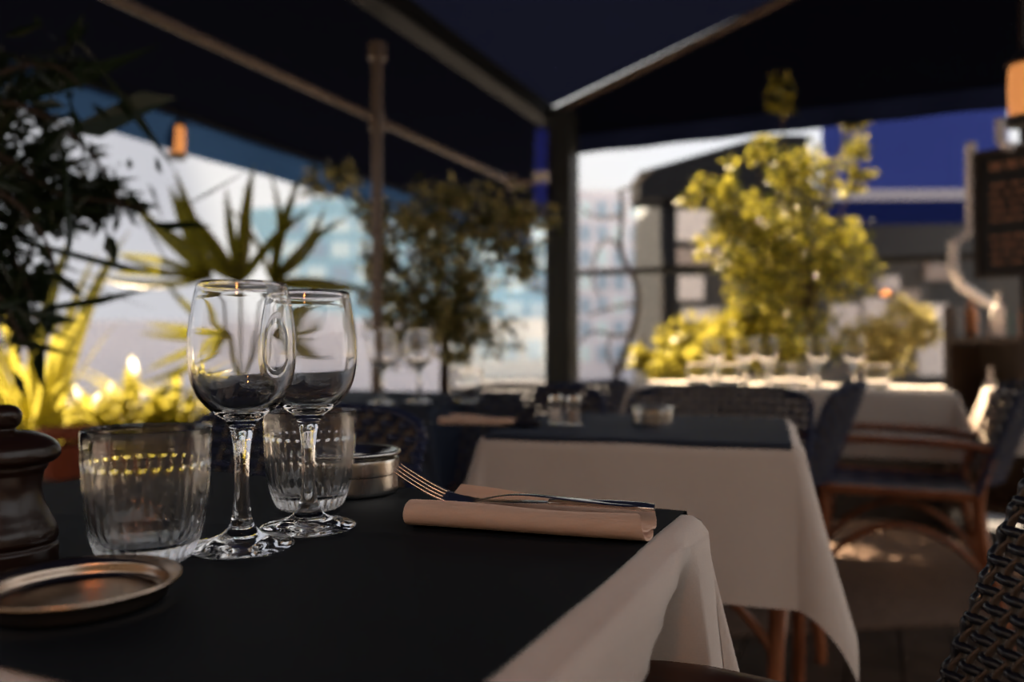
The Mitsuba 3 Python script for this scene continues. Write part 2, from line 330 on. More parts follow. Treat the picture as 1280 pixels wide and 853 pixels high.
def cover_mesh(w, d, over, n=60, lo=True, seed=0, edge=0.003, wr=0.0012):
    """a dark cover: hangs 'over' beyond the top at its two y sides, ends with a wavy edge at its x sides"""
    hy = d/2
    s = np.linspace(-w/2, w/2, n); t = np.r_[np.linspace(-hy-over, -hy, 8)[:-1] if lo else [], np.linspace(-hy, hy, n), np.linspace(hy, hy+over, 8)[1:]]
    X, Y = np.meshgrid(s, t, indexing='ij')
    wv = meshkit.noise(np.stack([Y*14, Y*0+3, Y*0], -1), seed)-0.5
    X = X+edge*2*wv*np.abs(X/(w/2))**3
    R = np.maximum(np.abs(Y)-hy, 0); sgn = np.sign(Y)
    out = np.minimum(R, 0.007+0.15*R)
    Z = np.where(R > 0, -np.sqrt(np.maximum(R*R-out*out, 0)), 0)
    Z = Z+wr*(meshkit.fbm(np.stack([X*7, Y*9, X*0], -1), 3, seed)-0.3)*(R <= 0)
    # two long ironed-in creases
    Z = Z+wr*0.9*np.exp(-((Y-0.18*X-0.03)/0.006)**2)*(R <= 0)
    yy = np.clip(Y, -hy, hy)+sgn*out
    return grid(np.stack([X, yy, Z], -1))
def table(cx, cy, w, d, rz, drop, label_t, label_c, label_v, seed, cm=M_CLOTH, vm=M_COVER, cover=True, gr=None, flare=0.38, lean=0.02, push=0.0):
    to = M4((cx, cy, 0), rz)
    k = thing('dining_table', label_t, 'table', gr)
    put(k+'__top', shp(rbox((0, 0, TZ-0.0205), (w-0.004, d-0.004, 0.034), 0.006), M_DWOOD, 30), to)
    put(k+'__column', shp(tube([(-0.05, 0, 0.02), (-0.05, 0, TZ-0.04)], 0.03, 16), M_BLACK, 30), to)
    put(k+'__foot', shp(lathe([(0, 0), (0.15, 0), (0.15, 0.012), (0.06, 0.03), (0, 0.03)], 32), M_BLACK, 30), M4((cx, cy, 0), rz).translate([-0.05, 0, 0]))
    c = put('tablecloth', shp(cloth_mesh(w, d, drop, seed=seed, flare=flare, lean=lean, push=push), cm, True), M4((cx, cy, TZ), rz), label_c, 'tablecloth')
    if cover:
        put('table_cover', shp(cover_mesh(w*0.995 if not isinstance(cover, tuple) else cover[0], d+0.006 if not isinstance(cover, tuple) else cover[1], 0.02, seed=seed, lo=not isinstance(cover, tuple)), vm, True),
            M4((cx+(cover[2] if isinstance(cover, tuple) else 0), cy+(cover[3] if isinstance(cover, tuple) else 0), TZ+0.0022), rz), label_v, 'table cover')
    return k
# near table: X -0.826..-0.152, Y 0.19..0.727
table(-0.489, 0.4585, 0.674, 0.537, 0.0, 0.24, 'dark wooden dining table under the cloth in the foreground', 'beige tablecloth on the foreground table with the sharp wine glasses',
      'black cloth cover on the foreground table under the sharp wine glasses', 1, cover=(0.667, 0.49, -0.004, 0.0285), flare=0.24, push=0.95)
TT = TZ+0.0032
t2 = G(0.305, 1.57)+np.array([-0.032, 0.0])
table(t2[0], t2[1], 0.515, 0.50, math.radians(7), 0.25, 'dining table with the dark blue cover and round ashtray behind the foreground table', 'beige cloth hanging in a point from the table with the ashtray on blue',
      'dark blue cloth cover under the blurred ashtray and glass shakers', 2, flare=0.24, lean=0.05, vm=M_COVER2)
t4 = G(-0.42, 2.55)
table(t4[0], t4[1], 0.70, 0.60, 0.0, 0.22, 'dining table at the left in front of the olive tree', 'dark blue cloth hanging from the left table in front of the olive tree',
      'dark blue cover under the two blurred wine glasses before the olive tree', 3, cm=M_COVER2, vm=M_COVER2)
table(-0.375, 3.53, 1.25, 0.66, 0.0, 0.24, 'long dining table at the far end below the lit tree', 'white sunlit tablecloth on the long far table below the lit tree', '', 4, cm=M_WHITE, cover=False)
t5 = G(2.10, 2.80)
table(t5[0], t5[1], 0.7, 0.6, 0.0, 0.2, 'dining table at the far right edge by the dark shelf', 'pale tablecloth on the far right table by the dark shelf', '', 5, cm=M_CLOTH, cover=False)

# ------------------------------------------------------------------ glassware
def wine_profile(h=0.203):
    # outer wall then inner wall, heights in metres for a 0.203 glass
    o = [(0.0, 0.0), (0.0385, 0.0), (0.0402, 0.0008), (0.0404, 0.0020), (0.0385, 0.0032), (0.026, 0.0062), (0.014, 0.0115), (0.0085, 0.019), (0.0064, 0.032), (0.0053, 0.050),
         (0.0056, 0.065), (0.0070, 0.080), (0.0090, 0.090), (0.0125, 0.0965), (0.0200, 0.1020), (0.0285, 0.1095), (0.0355, 0.1200), (0.0395, 0.1330), (0.0411, 0.1470), (0.0408, 0.1610), (0.0392, 0.1760), (0.0365, 0.1910), (0.0340, 0.2022)]
    i = [(0.0335, 0.2030), (0.0329, 0.2022), (0.0353, 0.1910), (0.0379, 0.1760), (0.0395, 0.1610), (0.0397, 0.1470), (0.0380, 0.1335), (0.0338, 0.1215), (0.0265, 0.1120), (0.0175, 0.1055), (0.008, 0.1030), (0.0, 0.1025)]
    return o, i
def smooth_prof(pts, n): return pchip(pts, n)
o, i_ = wine_profile()
wp = np.vstack([[o[0]], smooth_prof(o[1:], 90), smooth_prof(i_, 46)])
wp[-1, 0] = 0
WINE = [('bowl', None, None, None)]
wine_shape = shp(lathe(wp, 72), M_GLASS, 60)
wine_lite = shp(lathe(np.vstack([[o[0]], smooth_prof(o[1:], 34), smooth_prof(i_, 18)])*np.r_[1, 1], 28), M_GLASS, 60)
def tumbler_mesh(nf=30, per=12, dense=1):
    o = [(0.0, 0.0), (0.029, 0.0), (0.0325, 0.0025), (0.0365, 0.010), (0.0400, 0.020), (0.0425, 0.032), (0.0441, 0.046), (0.0452, 0.060), (0.0457, 0.0685), (0.0459, 0.0712), (0.0462, 0.080), (0.0466, 0.0930), (0.0464, 0.0950)]
    i = [(0.0453, 0.0955), (0.0446, 0.0945), (0.0440, 0.080), (0.0434, 0.068), (0.0424, 0.050), (0.0400, 0.032), (0.0360, 0.020), (0.0285, 0.0135), (0.015, 0.0125), (0.0, 0.0122)]
    O = np.vstack([[o[0]], pchip(o[1:], 46*dense)]); I = pchip(i, 24)
    prof = np.vstack([O, I]); prof[-1, 0] = 0
    nO = len(O)
    z = prof[:, 1]
    def fl(th, k):
        if k >= nO or prof[k, 0] < 1e-6: return np.ones_like(th)
        a = 0.013*np.clip((0.0705-z[k])/0.0012, 0, 1)*np.clip(z[k]/0.004+0.25, 0, 1)*(1+1.0*np.clip((0.07-z[k])/0.05, 0, 1)+1.6*np.clip((0.026-z[k])/0.02, 0, 1))
        return 1-a*np.abs(np.cos(nf*th/2))+0.003*np.exp(-((z[k]-0.0722)/0.0012)**2)
    return lathe(prof, nf*per, fl)
tumbler_shape = shp(tumbler_mesh(), M_GLASS, 50)
tumbler_lite = shp(tumbler_mesh(16, 4), M_GLASS, 50)
def at(u, v, z=TT): q = Pz(u, v, z); return q
q = at(303, 683); put('wine_glass', wine_shape, M4(q, 0, (0.95, 0.95, 0.972)), 'empty clear wine glass standing in front, beside the left ribbed tumbler', 'wine glass', 'wine glasses on the near table')
q = at(386, 659); put('wine_glass', wine_shape, M4(q, 0, (0.965, 0.965, 0.962)), 'empty clear wine glass just behind the front one, before the second tumbler', 'wine glass', 'wine glasses on the near table')
q = at(185, 699); put('tumbler', tumbler_shape, M4(q, 0.05, (0.915, 0.915, 0.968)), 'ribbed clear glass tumbler between the pepper mill and the wine glasses', 'tumbler', 'ribbed tumblers on the near table')
q = at(388, 634); put('tumbler', tumbler_shape, M4(q, 0.1, (0.92, 0.92, 0.95)), 'ribbed clear glass tumbler behind the second wine glass stem', 'tumbler', 'ribbed tumblers on the near table')

# far glasses
for (u, v, w) in ((478, 505, 'left one of the two blurred wine glasses before the olive tree'), (524, 503, 'right one of the two blurred wine glasses before the olive tree')):
    put('wine_glass', wine_lite, M4(Pz(u, v, TT)), w, 'wine glass', 'wine glasses before the olive tree')
put('tumbler', tumbler_lite, M4(Pz(583, 503, TT)), 'plain tumbler standing right of the two blurred wine glasses', 'tumbler')
for (u, d, w) in ((893, 3.35, 'leftmost wine glass on the long white far table'), (931, 3.25, 'second wine glass from the left on the long white far table'), (958, 3.05, 'middle one of the wine glasses on the long white far table'),
                  (1022, 3.1, 'wine glass right of the middle tumblers on the white far table'), (1068, 3.0, 'rightmost wine glass on the long white far table')):
    g = G((u-640)/F*d, d); put('wine_glass', wine_lite, M4((g[0], g[1], TZ+0.001)), w, 'wine glass', 'wine glasses on the far white table')
for (u, d, w) in ((873, 3.15, 'leftmost tumbler on the long white far table'), (911, 3.1, 'tumbler below the left wine glasses on the white far table'), (977, 3.12, 'left one of the middle tumbler pair on the white far table'),
                  (1001, 3.28, 'right one of the middle tumbler pair on the white far table'), (1096, 2.95, 'rightmost tumbler on the long white far table')):
    g = G((u-640)/F*d, d); put('tumbler', tumbler_lite, M4((g[0], g[1], TZ+0.001)), w, 'tumbler', 'tumblers on the far white table')

# ------------------------------------------------------------------ table things
# pepper mill
q = at(2, 706)
body = pchip([(0.0, 0.0), (0.0340, 0.0), (0.0352, 0.002), (0.0352, 0.012), (0.0335, 0.0145), (0.0350, 0.018), (0.0345, 0.023), (0.0310, 0.031), (0.0265, 0.041), (0.0245, 0.052), (0.0258, 0.062), (0.0285, 0.0675), (0.0285, 0.0685), (0, 0.0685)], 120)
capm = pchip([(0.0, 0.0690), (0.0290, 0.0690), (0.0330, 0.0705), (0.0362, 0.0755), (0.0350, 0.0805), (0.0290, 0.0865), (0.0190, 0.0905), (0.0085, 0.0925), (0.0085, 0.0932), (0, 0.0932)], 80)
knob = pchip([(0.0, 0.0930), (0.0080, 0.0930), (0.0118, 0.0975), (0.0125, 0.1020), (0.0105, 0.1068), (0.0055, 0.1092), (0, 0.1095)], 40)
k = thing('pepper_mill', 'dark brown turned wooden pepper mill at the left edge of the near table', 'pepper mill')
for n_, pf in (('body', body), ('cap', capm), ('knob', knob)):
    pf[0, 0] = pf[-1, 0] = 0
    put(k+'__'+n_, shp(lathe(pf, 56), M_MILL, 50), M4(q))
# round metal dish
q = at(100, 752)
dish = pchip([(0.0, 0.0), (0.045, 0.0), (0.050, 0.002), (0.0525, 0.0075), (0.0575, 0.0125), (0.0590, 0.0135), (0.0585, 0.0148), (0.0540, 0.0135), (0.0505, 0.0110), (0.0485, 0.0050), (0.0455, 0.0030), (0.030, 0.0026), (0.0, 0.0024)], 140)
dish[0, 0] = dish[-1, 0] = 0
put('metal_dish', shp(lathe(dish, 96), M_PEWTER, 50), M4(q, 0, 0.95), 'round dark pewter dish in front of the pepper mill', 'dish')
# ashtrays
def ashtray_proto():
    b = [(0.0, 0.0), (0.0455, 0.0), (0.0475, 0.0015), (0.0480, 0.004), (0.0480, 0.0195), (0.0488, 0.020), (0.0490, 0.0205), (0.0490, 0.0335), (0.0484, 0.0345), (0.0470, 0.0345), (0.0460, 0.033), (0.0455, 0.006), (0.0, 0.005)]
    r = [(0.0300, 0.0300), (0.0330, 0.0335), (0.0400, 0.0365), (0.0470, 0.0372), (0.0500, 0.0385), (0.0508, 0.0405), (0.0490, 0.0425), (0.0455, 0.0420), (0.0390, 0.0395), (0.0320, 0.0365), (0.0292, 0.0310), (0.0300, 0.0300)]
    st = lathe([(0, 0), (0.0042, 0), (0.0042, 0.0012), (0.0030, 0.0016), (0.0030, 0.0008), (0.0, 0.0008)], 20)
    st.apply_transform(trimesh.transformations.rotation_matrix(PI/2, [0, 1, 0])); st.apply_translation((0.0488, 0, 0.027))
    st.apply_transform(trimesh.transformations.rotation_matrix(-PI/2+0.40, [0, 0, 1]))
    pf = pchip(b, 90); pf[0, 0] = pf[-1, 0] = 0
    return [('bowl', shp(lathe(pf, 64), M_STEEL, 30), None, None), ('rim', shp(lathe(pchip(r, 60), 64), M_STEEL, 50), None, None), ('rivet', shp(st, M_STEEL, 30), None, None)]
ASH = ashtray_proto()
q = at(438, 614); stamp('ashtray', ASH, M4(q, 0.0, 1.03), 'round steel ashtray with a rolled rim behind the second tumbler', 'ashtray')
q = at(816, 531, TT); stamp('ashtray', ASH, M4(q, 0.3, 0.84), 'blurred round steel ashtray on the dark blue covered table', 'ashtray')

# napkin, fork and knife
def section_sheet(path, th, xs, warp):
    """a strip of cloth of thickness th following path (y, z) swept along x with warp(x, y, z, s)"""
    p = spline(path, 90); t = np.gradient(p, axis=0); t /= np.linalg.norm(t, axis=1, keepdims=True)
    n = np.stack([-t[:, 1], t[:, 0]], 1)
    ring = np.vstack([p+n*th/2, (p-n*th/2)[::-1]]); m = len(ring); s = np.r_[np.linspace(0, 1, len(p)), np.linspace(1, 0, len(p))]
    V = np.zeros((len(xs), m, 3))
    for i, x in enumerate(xs):
        X, Y, Z = warp(np.full(m, x), ring[:, 0], ring[:, 1], s); V[i] = np.stack([X, Y, Z], 1)
    idx = np.arange(len(xs)*m).reshape(len(xs), m); j = (np.arange(m)+1) % m; Fq = []
    for i in range(len(xs)-1):
        Fq.append(np.stack([idx[i], idx[i][j], idx[i+1][j], idx[i+1]], 1))
    h = len(p); c = np.arange(h-1)
    for row, rev in ((idx[0], 0), (idx[-1], 1)):
        qd = np.stack([row[c], row[c+1], row[m-2-c], row[m-1-c]], 1); Fq.append(qd[:, ::-1] if not rev else qd)
    Fq = np.vstack(Fq)
    return trimesh.Trimesh(V.reshape(-1, 3), np.vstack([Fq[:, [0, 1, 2]], Fq[:, [0, 2, 3]]]), process=False)
nl, nr = Pz(503, 661, TT), Pz(801, 681, TT)
ndir = (nr-nl)[:2]; L = np.linalg.norm(ndir); nang = math.atan2(ndir[1], ndir[0])
path = [(0.070, 0.0016), (0.045, 0.0014), (0.014, 0.0016), (0.003, 0.006), (0.0006, 0.0125), (0.004, 0.0195), (0.012, 0.0230), (0.024, 0.0215), (0.036, 0.0165), (0.042, 0.0135), (0.040, 0.0110), (0.030, 0.0120), (0.017, 0.0150),
        (0.0105, 0.0120), (0.016, 0.0080), (0.030, 0.0065), (0.050, 0.0075), (0.061, 0.0130), (0.069, 0.0215), (0.0745, 0.0290)]
def nwarp(x, y, z, s):
    k = x/L
    y2 = y*(0.92+0.16*(1-k))+0.004*np.sin(k*5+s*3)*s
    z2 = 0.0016+(z-0.0016)*(0.84+0.04*np.sin(k*7))*(1-0.05*k)-np.clip((s-0.8)/0.2, 0, 1)*0.011*k
    x2 = x+0.004*np.sin(s*9)*(0.4+k)+np.clip((s-0.8)/0.2, 0, 1)*0.022*(1-k)
    return x2, y2, z2
nap = section_sheet(path, 0.0022, np.linspace(0, L, 40), nwarp)
put('napkin', shp(nap, M_NAPKIN, 40), M4(nl, nang), 'folded peach beige napkin under the fork on the near table', 'napkin')
# fork: local x along the handle (tines at -x), z up
def fork_parts():
    out = []
    # handle and neck as flat swept strip
    hx = [(0.205, 0, 0.0236), (0.170, 0, 0.0244), (0.130, 0, 0.0268), (0.100, 0, 0.0280), (0.078, 0, 0.0262), (0.062, 0, 0.0226), (0.052, 0, 0.0203)]
    p = spline(hx, 40); w = np.interp(np.linspace(0, 1, 40), [0, 0.06, 0.3, 0.7, 0.86, 1], [0.0068, 0.0098, 0.0078, 0.0040, 0.0036, 0.0070])
    out.append(('handle', tube(p, w, 12, flat=(0.11, 1.0), up=(0, 0, 1))))
    # bowl (root of the tines)
    b = spline([(0.056, 0, 0.0211), (0.044, 0, 0.0197), (0.030, 0, 0.0217), (0.022, 0, 0.0245)], 14); w = np.interp(np.linspace(0, 1, 14), [0, 0.4, 1], [0.0055, 0.0118, 0.0122])
    out.append(('shoulder', tube(b, w, 12, flat=(0.09, 1.0))))
    for i in range(4):
        y = (i-1.5)*0.0064
        t = spline([(0.026, y, 0.0228), (0.010, y*1.02, 0.0295), (-0.008, y*1.03, 0.0395), (-0.024, y*1.0, 0.0500)], 16); w = np.interp(np.linspace(0, 1, 16), [0, 0.8, 1], [0.0017, 0.0013, 0.0007])
        out.append(('tine', tube(t, w, 8, flat=(0.9, 1.0))))
    return out
fd = np.array(G((798-640)/F*0.652, 0.652)); ft = np.array(G((500-640)/F*0.705, 0.705))
fang = math.atan2(fd[1]-ft[1], fd[0]-ft[0]); FL = np.linalg.norm(fd-ft)
org = ft+(fd-ft)*(0.024/0.229)
k = thing('fork', 'steel fork lying on the folded napkin with its tines raised', 'fork')
for n_, m in fork_parts():
    put(k+'__'+n_, shp(m, M_STEEL, 50), M4((org[0], org[1], TT+0.0175), fang, FL/0.229).rotate([1, 0, 0], 1 if n_ == 'handle' else 12).translate([0, 0, -0.02]))
k = thing('knife', 'steel knife lying in the napkin fold behind the fork', 'knife')
kh = tube(spline([(0.20, 0, 0.0205), (0.15, 0, 0.0215), (0.112, 0, 0.0205)], 20), np.interp(np.linspace(0, 1, 20), [0, .1, 1], [0.005, 0.0065, 0.0045]), 12, flat=(0.55, 1))
kb = tube(spline([(0.115, 0, 0.0203), (0.07, 0, 0.0190), (0.02, 0.002, 0.0180)], 24), np.interp(np.linspace(0, 1, 24), [0, .3, .85, 1], [0.0055, 0.009, 0.008, 0.001]), 10, flat=(0.10, 1))
for n_, m in (('handle', kh), ('blade', kb)):
    put(k+'__'+n_, shp(m, M_STEEL, 50), M4((nl[0], nl[1], TT-0.0015), nang).translate([0.0, 0.050, 0]))

# things on the second table
q = Pz(582, 532, TT)
nap2 = section_sheet(path, 0.0022, np.linspace(0, L, 24), nwarp)
put('napkin', shp(nap2, M_NAPKIN, 40), M4((q[0]-0.05, q[1]-0.02, TT), 0.35, 0.75), 'blurred peach napkin at the left of the dark blue covered table', 'napkin')
k = thing('fork', 'blurred fork beside the napkin on the dark blue covered table', 'fork')
for n_, m in fork_parts():
    put(k+'__'+n_, shp(m, M_STEEL, 50), M4((q[0]-0.115, q[1]-0.005, TT-0.022), 0.35, 0.8).translate([0, 0, 0.008]))
for (u, v, w) in ((695, 530, 'left glass shaker on the dark blue covered table'), (717, 531, 'right glass shaker on the dark blue covered table')):
    k = thing('shaker', w, 'shaker', 'salt and pepper shakers'); q = Pz(u, v, TT)
    jar = [(0, 0), (0.0135, 0), (0.0148, 0.002), (0.0148, 0.040), (0.0130, 0.044), (0.0118, 0.044), (0.0125, 0.039), (0.0125, 0.005), (0, 0.004)]
    put(k+'__jar', shp(lathe(jar, 24), M_GLASS, 40), M4(q))
    put(k+'__lid', shp(lathe([(0, 0.0445), (0.0140, 0.0445), (0.0150, 0.047), (0.0135, 0.056), (0.006, 0.060), (0, 0.060)], 24), M_STEEL, 40), M4(q))
    put(k+'__contents', shp(lathe([(0, 0.0055), (0.0118, 0.0055), (0.0118, 0.030), (0, 0.031)], 20), M_PINK if u < 700 else M_BEIGE, 40), M4(q))
q = Pz(655, 533, TT)
d2 = pchip([(0, 0), (0.034, 0), (0.046, 0.008), (0.047, 0.010), (0.044, 0.009), (0.033, 0.003), (0, 0.003)], 40); d2[0, 0] = d2[-1, 0] = 0
put('metal_dish', shp(lathe(d2, 40), M_PEWTER, 40), M4(q, s=0.75), 'small dark dish left of the glass shakers', 'dish')

# ------------------------------------------------------------------ bistro armchairs
def chair_proto(HB, rnd, pitch_w, pitch_h, seg, sides, cord_r, m_cord, m_frame, wood_arm):
    out = []
    W, H0, H, yb, rec, cv = 0.228, 0.475, HB, -0.205, 0.36, 0.075
    def top(s): return H*(1-rnd*np.abs(s)**5)
    def surf(s, h, off=0.0):
        y = yb-rec*h-cv*(1-s*s)+0.10*h*h/H*0
        wx = W*(1+0.06*h/H)
        # normal (towards the sitter) approx
        nx = -2*cv*s/W; l = np.sqrt(1+nx*nx+rec*rec)
        return np.stack([wx*s+off*nx/l, y+off/l, H0+h+off*rec/l], -1)
    ns = int(2*W/pitch_w); nh = int(H/pitch_h)
    stakes, cords = [], []
    for i in range(ns+1):
        s = -0.985+1.97*i/ns; n = max(10, int(seg*nh))
        h = np.linspace(0.0, top(s), n)
        ph = h/pitch_h*PI+i*PI
        stakes.append(tube(surf(np.full(n, s), h, 0.60*cord_r*np.cos(ph)), cord_r*0.95, sides, flat=(0.5, 1.0), up=(0, 1, 0)))
    for j in range(nh+1):
        h0 = (j+0.5)*pitch_h
        if h0 > H: break
        smax = 1.0 if h0 < top(1.0) else ((1-h0/H)/rnd)**0.2
        if smax < 0.05: continue
        n = max(10, int(seg*ns*smax)+1)
        s = np.linspace(-smax, smax, n)
        ph = (s+0.985)/1.97*ns*PI+j*PI
        cords.append(tube(surf(s, np.full(n, h0), -0.95*cord_r*np.cos(ph)), cord_r, sides, up=(0, 0, 1)))
    out.append(('backrest__stakes', shp(cat(stakes), M_STAKE, True), 'brown flat stakes of the weave', 'stuff'))
    out.append(('backrest__cords', shp(cat(cords), m_cord, True), None, 'stuff'))
    s = np.linspace(-1, 1, 41); edge = np.vstack([surf(np.full(12, -1.0), np.linspace(-0.02, top(1.0), 12)), surf(s, top(s))[1:-1], surf(np.full(12, 1.0), np.linspace(top(1.0), -0.02, 12))])
    EE = spline(edge[::2] if len(edge) % 2 else edge, 420)
    out.append(('backrest__edge', shp(tube(EE, cord_r*(1.15+0.35*np.sin(np.arange(len(EE))*2*PI/6)), 8, up=(0, 1, 0)), m_cord, True), 'wrapped dark edge', None))
    # seat: woven slab in a frame
    sx = np.linspace(-0.205, 0.205, 30); sy = np.linspace(-0.20, 0.215, 30); X, Y = np.meshgrid(sx, sy, indexing='ij')
    Z = 0.455+0.004*np.sin(X*260)*np.sin(Y*260)-0.010*np.cos(X/0.205*PI/2)*np.cos(Y/0.21*PI/2)
    out.append(('seat', shp(grid(np.stack([X, Y, Z], -1), 0.012), m_cord, True), None, None))
    fr = [(-0.215, 0.205, 0.447), (-0.19, 0.23, 0.447), (0.19, 0.23, 0.447), (0.215, 0.205, 0.447), (0.215, -0.205, 0.447), (-0.215, -0.205, 0.447), (-0.215, 0.205, 0.447)]
    out.append(('seat_frame', shp(cat([tube([fr[i], fr[i+1]], 0.015, 10) for i in range(6)]), m_frame, 30), None, None))
    for sg in (-1, 1):
        out.append(('leg', shp(tube(spline([(sg*0.205, 0.235, 0.0), (sg*0.208, 0.218, 0.30), (sg*0.213, 0.212, 0.46), (sg*0.217, 0.205, 0.570), (sg*0.216, 0.175, 0.596)], 24), 0.0155, 10), m_frame, 30), None, None))
    for sg in (-1, 1):
        out.append(('leg', shp(tube(spline([(sg*0.205, -0.275, 0.0), (sg*0.212, -0.222, 0.28), (sg*0.215, -0.208, 0.46), (sg*0.217, -0.225, 0.53), (sg*0.218, -0.235, 0.56)], 24), 0.0155, 10), m_frame, 30), None, None))
    for sg in (-1, 1):
        out.append(('arm', shp(tube(spline([(sg*0.216, -0.240, 0.584), (sg*0.217, -0.14, 0.597), (sg*0.216, 0.02, 0.602), (sg*0.215, 0.13, 0.601), (sg*0.215, 0.175, 0.596)], 24), 0.017, 12, flat=(0.75, 1.25)), wood_arm, 30), None, None))
    for (a, b) in (((-0.208, 0.222, 0.26), (0.208, 0.222, 0.26)), ((-0.212, -0.228, 0.24), (0.212, -0.228, 0.24)), ((-0.209, 0.22, 0.20), (-0.210, -0.235, 0.20)), ((0.209, 0.22, 0.20), (0.210, -0.235, 0.20))):
        mid = (np.array(a)+b)/2; mid[2] += 0.15
        arc = spline([a, (np.array(a)*0.8+np.array(b)*0.2)+[0, 0, 0.10], mid, (np.array(a)*0.2+np.array(b)*0.8)+[0, 0, 0.10], b], 20)
        out.append(('stretcher', shp(tube(arc, 0.010, 8), m_frame, 30), None, None))
    # number the repeats
    seen, fin = {}, []
    for sub, sh, lab, kind in out:
        n = seen.get(sub, 0); seen[sub] = n+1
        fin.append((sub if n == 0 else '%s_%03d' % (sub, n), sh, lab, kind))
    return fin
CH_NEAR = chair_proto(0.375, 0.16, 0.0116, 0.0108, 5, 8, 0.0038, M_CORD, M_ARM, M_ARM)
CH_FAR = chair_proto(0.292, 0.10, 0.022, 0.020, 3, 5, 0.0068, M_CORD2, M_FRAME, M_FRAME)
GRP = 'woven bistro armchairs'
def chair(proto, x, y, face, label):                   # face: angle of the sitter's view, 0 = +Y, PI/2 = -X
    return stamp('bistro_armchair', proto, M4((x, y, 0), face), label, 'chair', GRP)
chair(CH_NEAR, -0.215, 0.440, PI/2, 'black glossy woven armchair with dark wooden arm at the lower right edge')
chair(CH_FAR, -0.89, 0.79, PI, 'dark woven armchair back just behind the ashtray on the near table')
q = G(0.495, 2.03); chair(CH_FAR, q[0], q[1]-0.17, PI+0.0, 'dark blue woven armchair behind the table with the blurred ashtray')
chair(CH_FAR, -0.42, 2.60, PI/2, 'dark blue woven armchair seen edge on, right of the blue covered table')
chair(CH_FAR, 0.06, 2.86, PI/2, 'brown framed armchair in profile before the white far table')
q = G(-0.10, 1.97); chair(CH_FAR, q[0], q[1]-0.05, PI-0.1, 'dark woven armchair behind the tumbler and napkin left on the second table')
q = G(0.09, 2.98); chair(CH_FAR, q[0], q[1]-0.2, PI/2-0.3, 'round backed dark blue armchair in front of the corner post')
# small wooden chair legs under table two
# ------------------------------------------------------------------ rug
a, b = G(0.56, 2.42), G(1.55, 2.56); dirr = (b-a)/np.linalg.norm(b-a); nrm = np.array([-dirr[1], dirr[0]])
from shapely.geometry import Polygon
poly = Polygon([a-dirr*0.5, b+dirr*0.6, b+dirr*0.6+nrm*1.5, a-dirr*0.5+nrm*1.5]).buffer(-0.25).buffer(0.25)
rg = trimesh.creation.extrude_polygon(poly, 0.009, engine='earcut'); rg.apply_translation((0, 0, 0.0005))
put('rug', shp(rg, M_RUG), label='brown coir rug on the dark plank floor under the far chairs', category='rug')

# ------------------------------------------------------------------ lanterns
def lantern_proto(power, shade=False):
    gl = lathe(pchip([(0.0, -0.10), (0.034, -0.10), (0.040, -0.08), (0.042, -0.02), (0.040, 0.03), (0.034, 0.045), (0, 0.045)], 40), 24)
    cap = lathe([(0, 0.046), (0.050, 0.046), (0.048, 0.056), (0.020, 0.085), (0.006, 0.10), (0, 0.10)], 24)
    base = lathe([(0, -0.125), (0.046, -0.125), (0.048, -0.103), (0.0, -0.103)], 24)
    if shade: cap = lathe([(0.05, 0.046), (0.06, 0.046), (0.15, -0.07), (0.152, -0.07), (0.155, -0.066), (0.06, 0.056), (0.02, 0.085), (0.006, 0.10), (0, 0.10), (0, 0.046), (0.05, 0.046)], 32)
    hook = tube([(0, 0, 0.10), (0, 0, 0.42)], 0.003, 6)
    return [('glass', {**shp(gl, M_BULB, 40), 'emitter': {'type': 'area', 'radiance': rgb(*[power*c for c in (1.0, 0.34, 0.09)])}}, 'glowing orange glass', None), ('cap', shp(cap, M_BLACK, 30), None, None), ('base', shp(base, M_BLACK, 30), None, None), ('cord', shp(hook, M_BLACK, 30), None, None)]
L1, L2 = lantern_proto(0.10), lantern_proto(0.085)
stamp('lantern', L1, M4(P(220, 168, 4.2)), 'small glowing orange lantern hanging before the left valance', 'lantern')
q = P(1283, 100, 2.25); stamp('lantern', L2, M4(q), 'glowing orange lantern above the menu board at the right edge', 'lantern')
L3 = lantern_proto(8.0, True)
stamp('lantern', L3, M4((0.10, -0.55, 1.62)), 'unseen orange lantern behind the camera, placed to light the near table', 'lantern')  # out of view behind the eye, placed to light the near table warmly

# ------------------------------------------------------------------ menu board and service shelf (right)
q = P(1285, 262, 2.9); bd = math.radians(-24.5)
k = thing('menu_board', 'black chalk menu board in a wooden frame at the right edge', 'menu board')
to = M4(q, bd+0.0)
put(k+'__panel', shp(bbox2((-0.155, 0.0, -0.215), (0.155, 0.012, 0.215)), M_BLACK), to)
for (lo, hi) in (((-0.175, -0.012, 0.215), (0.175, 0.016, 0.240)), ((-0.175, -0.012, -0.240), (0.175, 0.016, -0.215)), ((-0.175, -0.012, -0.2145), (-0.155, 0.016, 0.2145)), ((0.155, -0.012, -0.2145), (0.175, 0.016, 0.2145))):
    put(k+'__frame', shp(bbox2(lo, hi), M_DWOOD), to)
ms = []
for i in range(11):
    z = 0.135-i*0.032 if i else 0.175
    x = -0.125+0.01*random.random()
    while x < 0.12:
        w = random.uniform(0.02, 0.05); hgt = 0.014 if i else 0.030
        if i in (6,): break
        ms.append(bbox2((x, -0.0015, z-hgt/2), (min(x+w, 0.13), 0.0, z+hgt/2))); x += w+random.uniform(0.008, 0.02)
put(k+'__chalk_lines', shp(cat(ms), M_CHALK), to, kind='stuff')
pp = [P(1215, 178, 3.3), P(1215, 286, 3.3), P(1192, 303, 3.3), P(1192, 338, 3.3), P(1200, 356, 3.35), P(1236, 380, 3.5)]
put('bracket', shp(tube(np.vstack([np.linspace(pp[i], pp[i+1], 12)[:-1] for i in range(len(pp)-1)]+[pp[-1:]]), 0.021, 10), M_WHITEMETAL, 30), label='pale bent metal bracket left of the menu board', category='bracket')
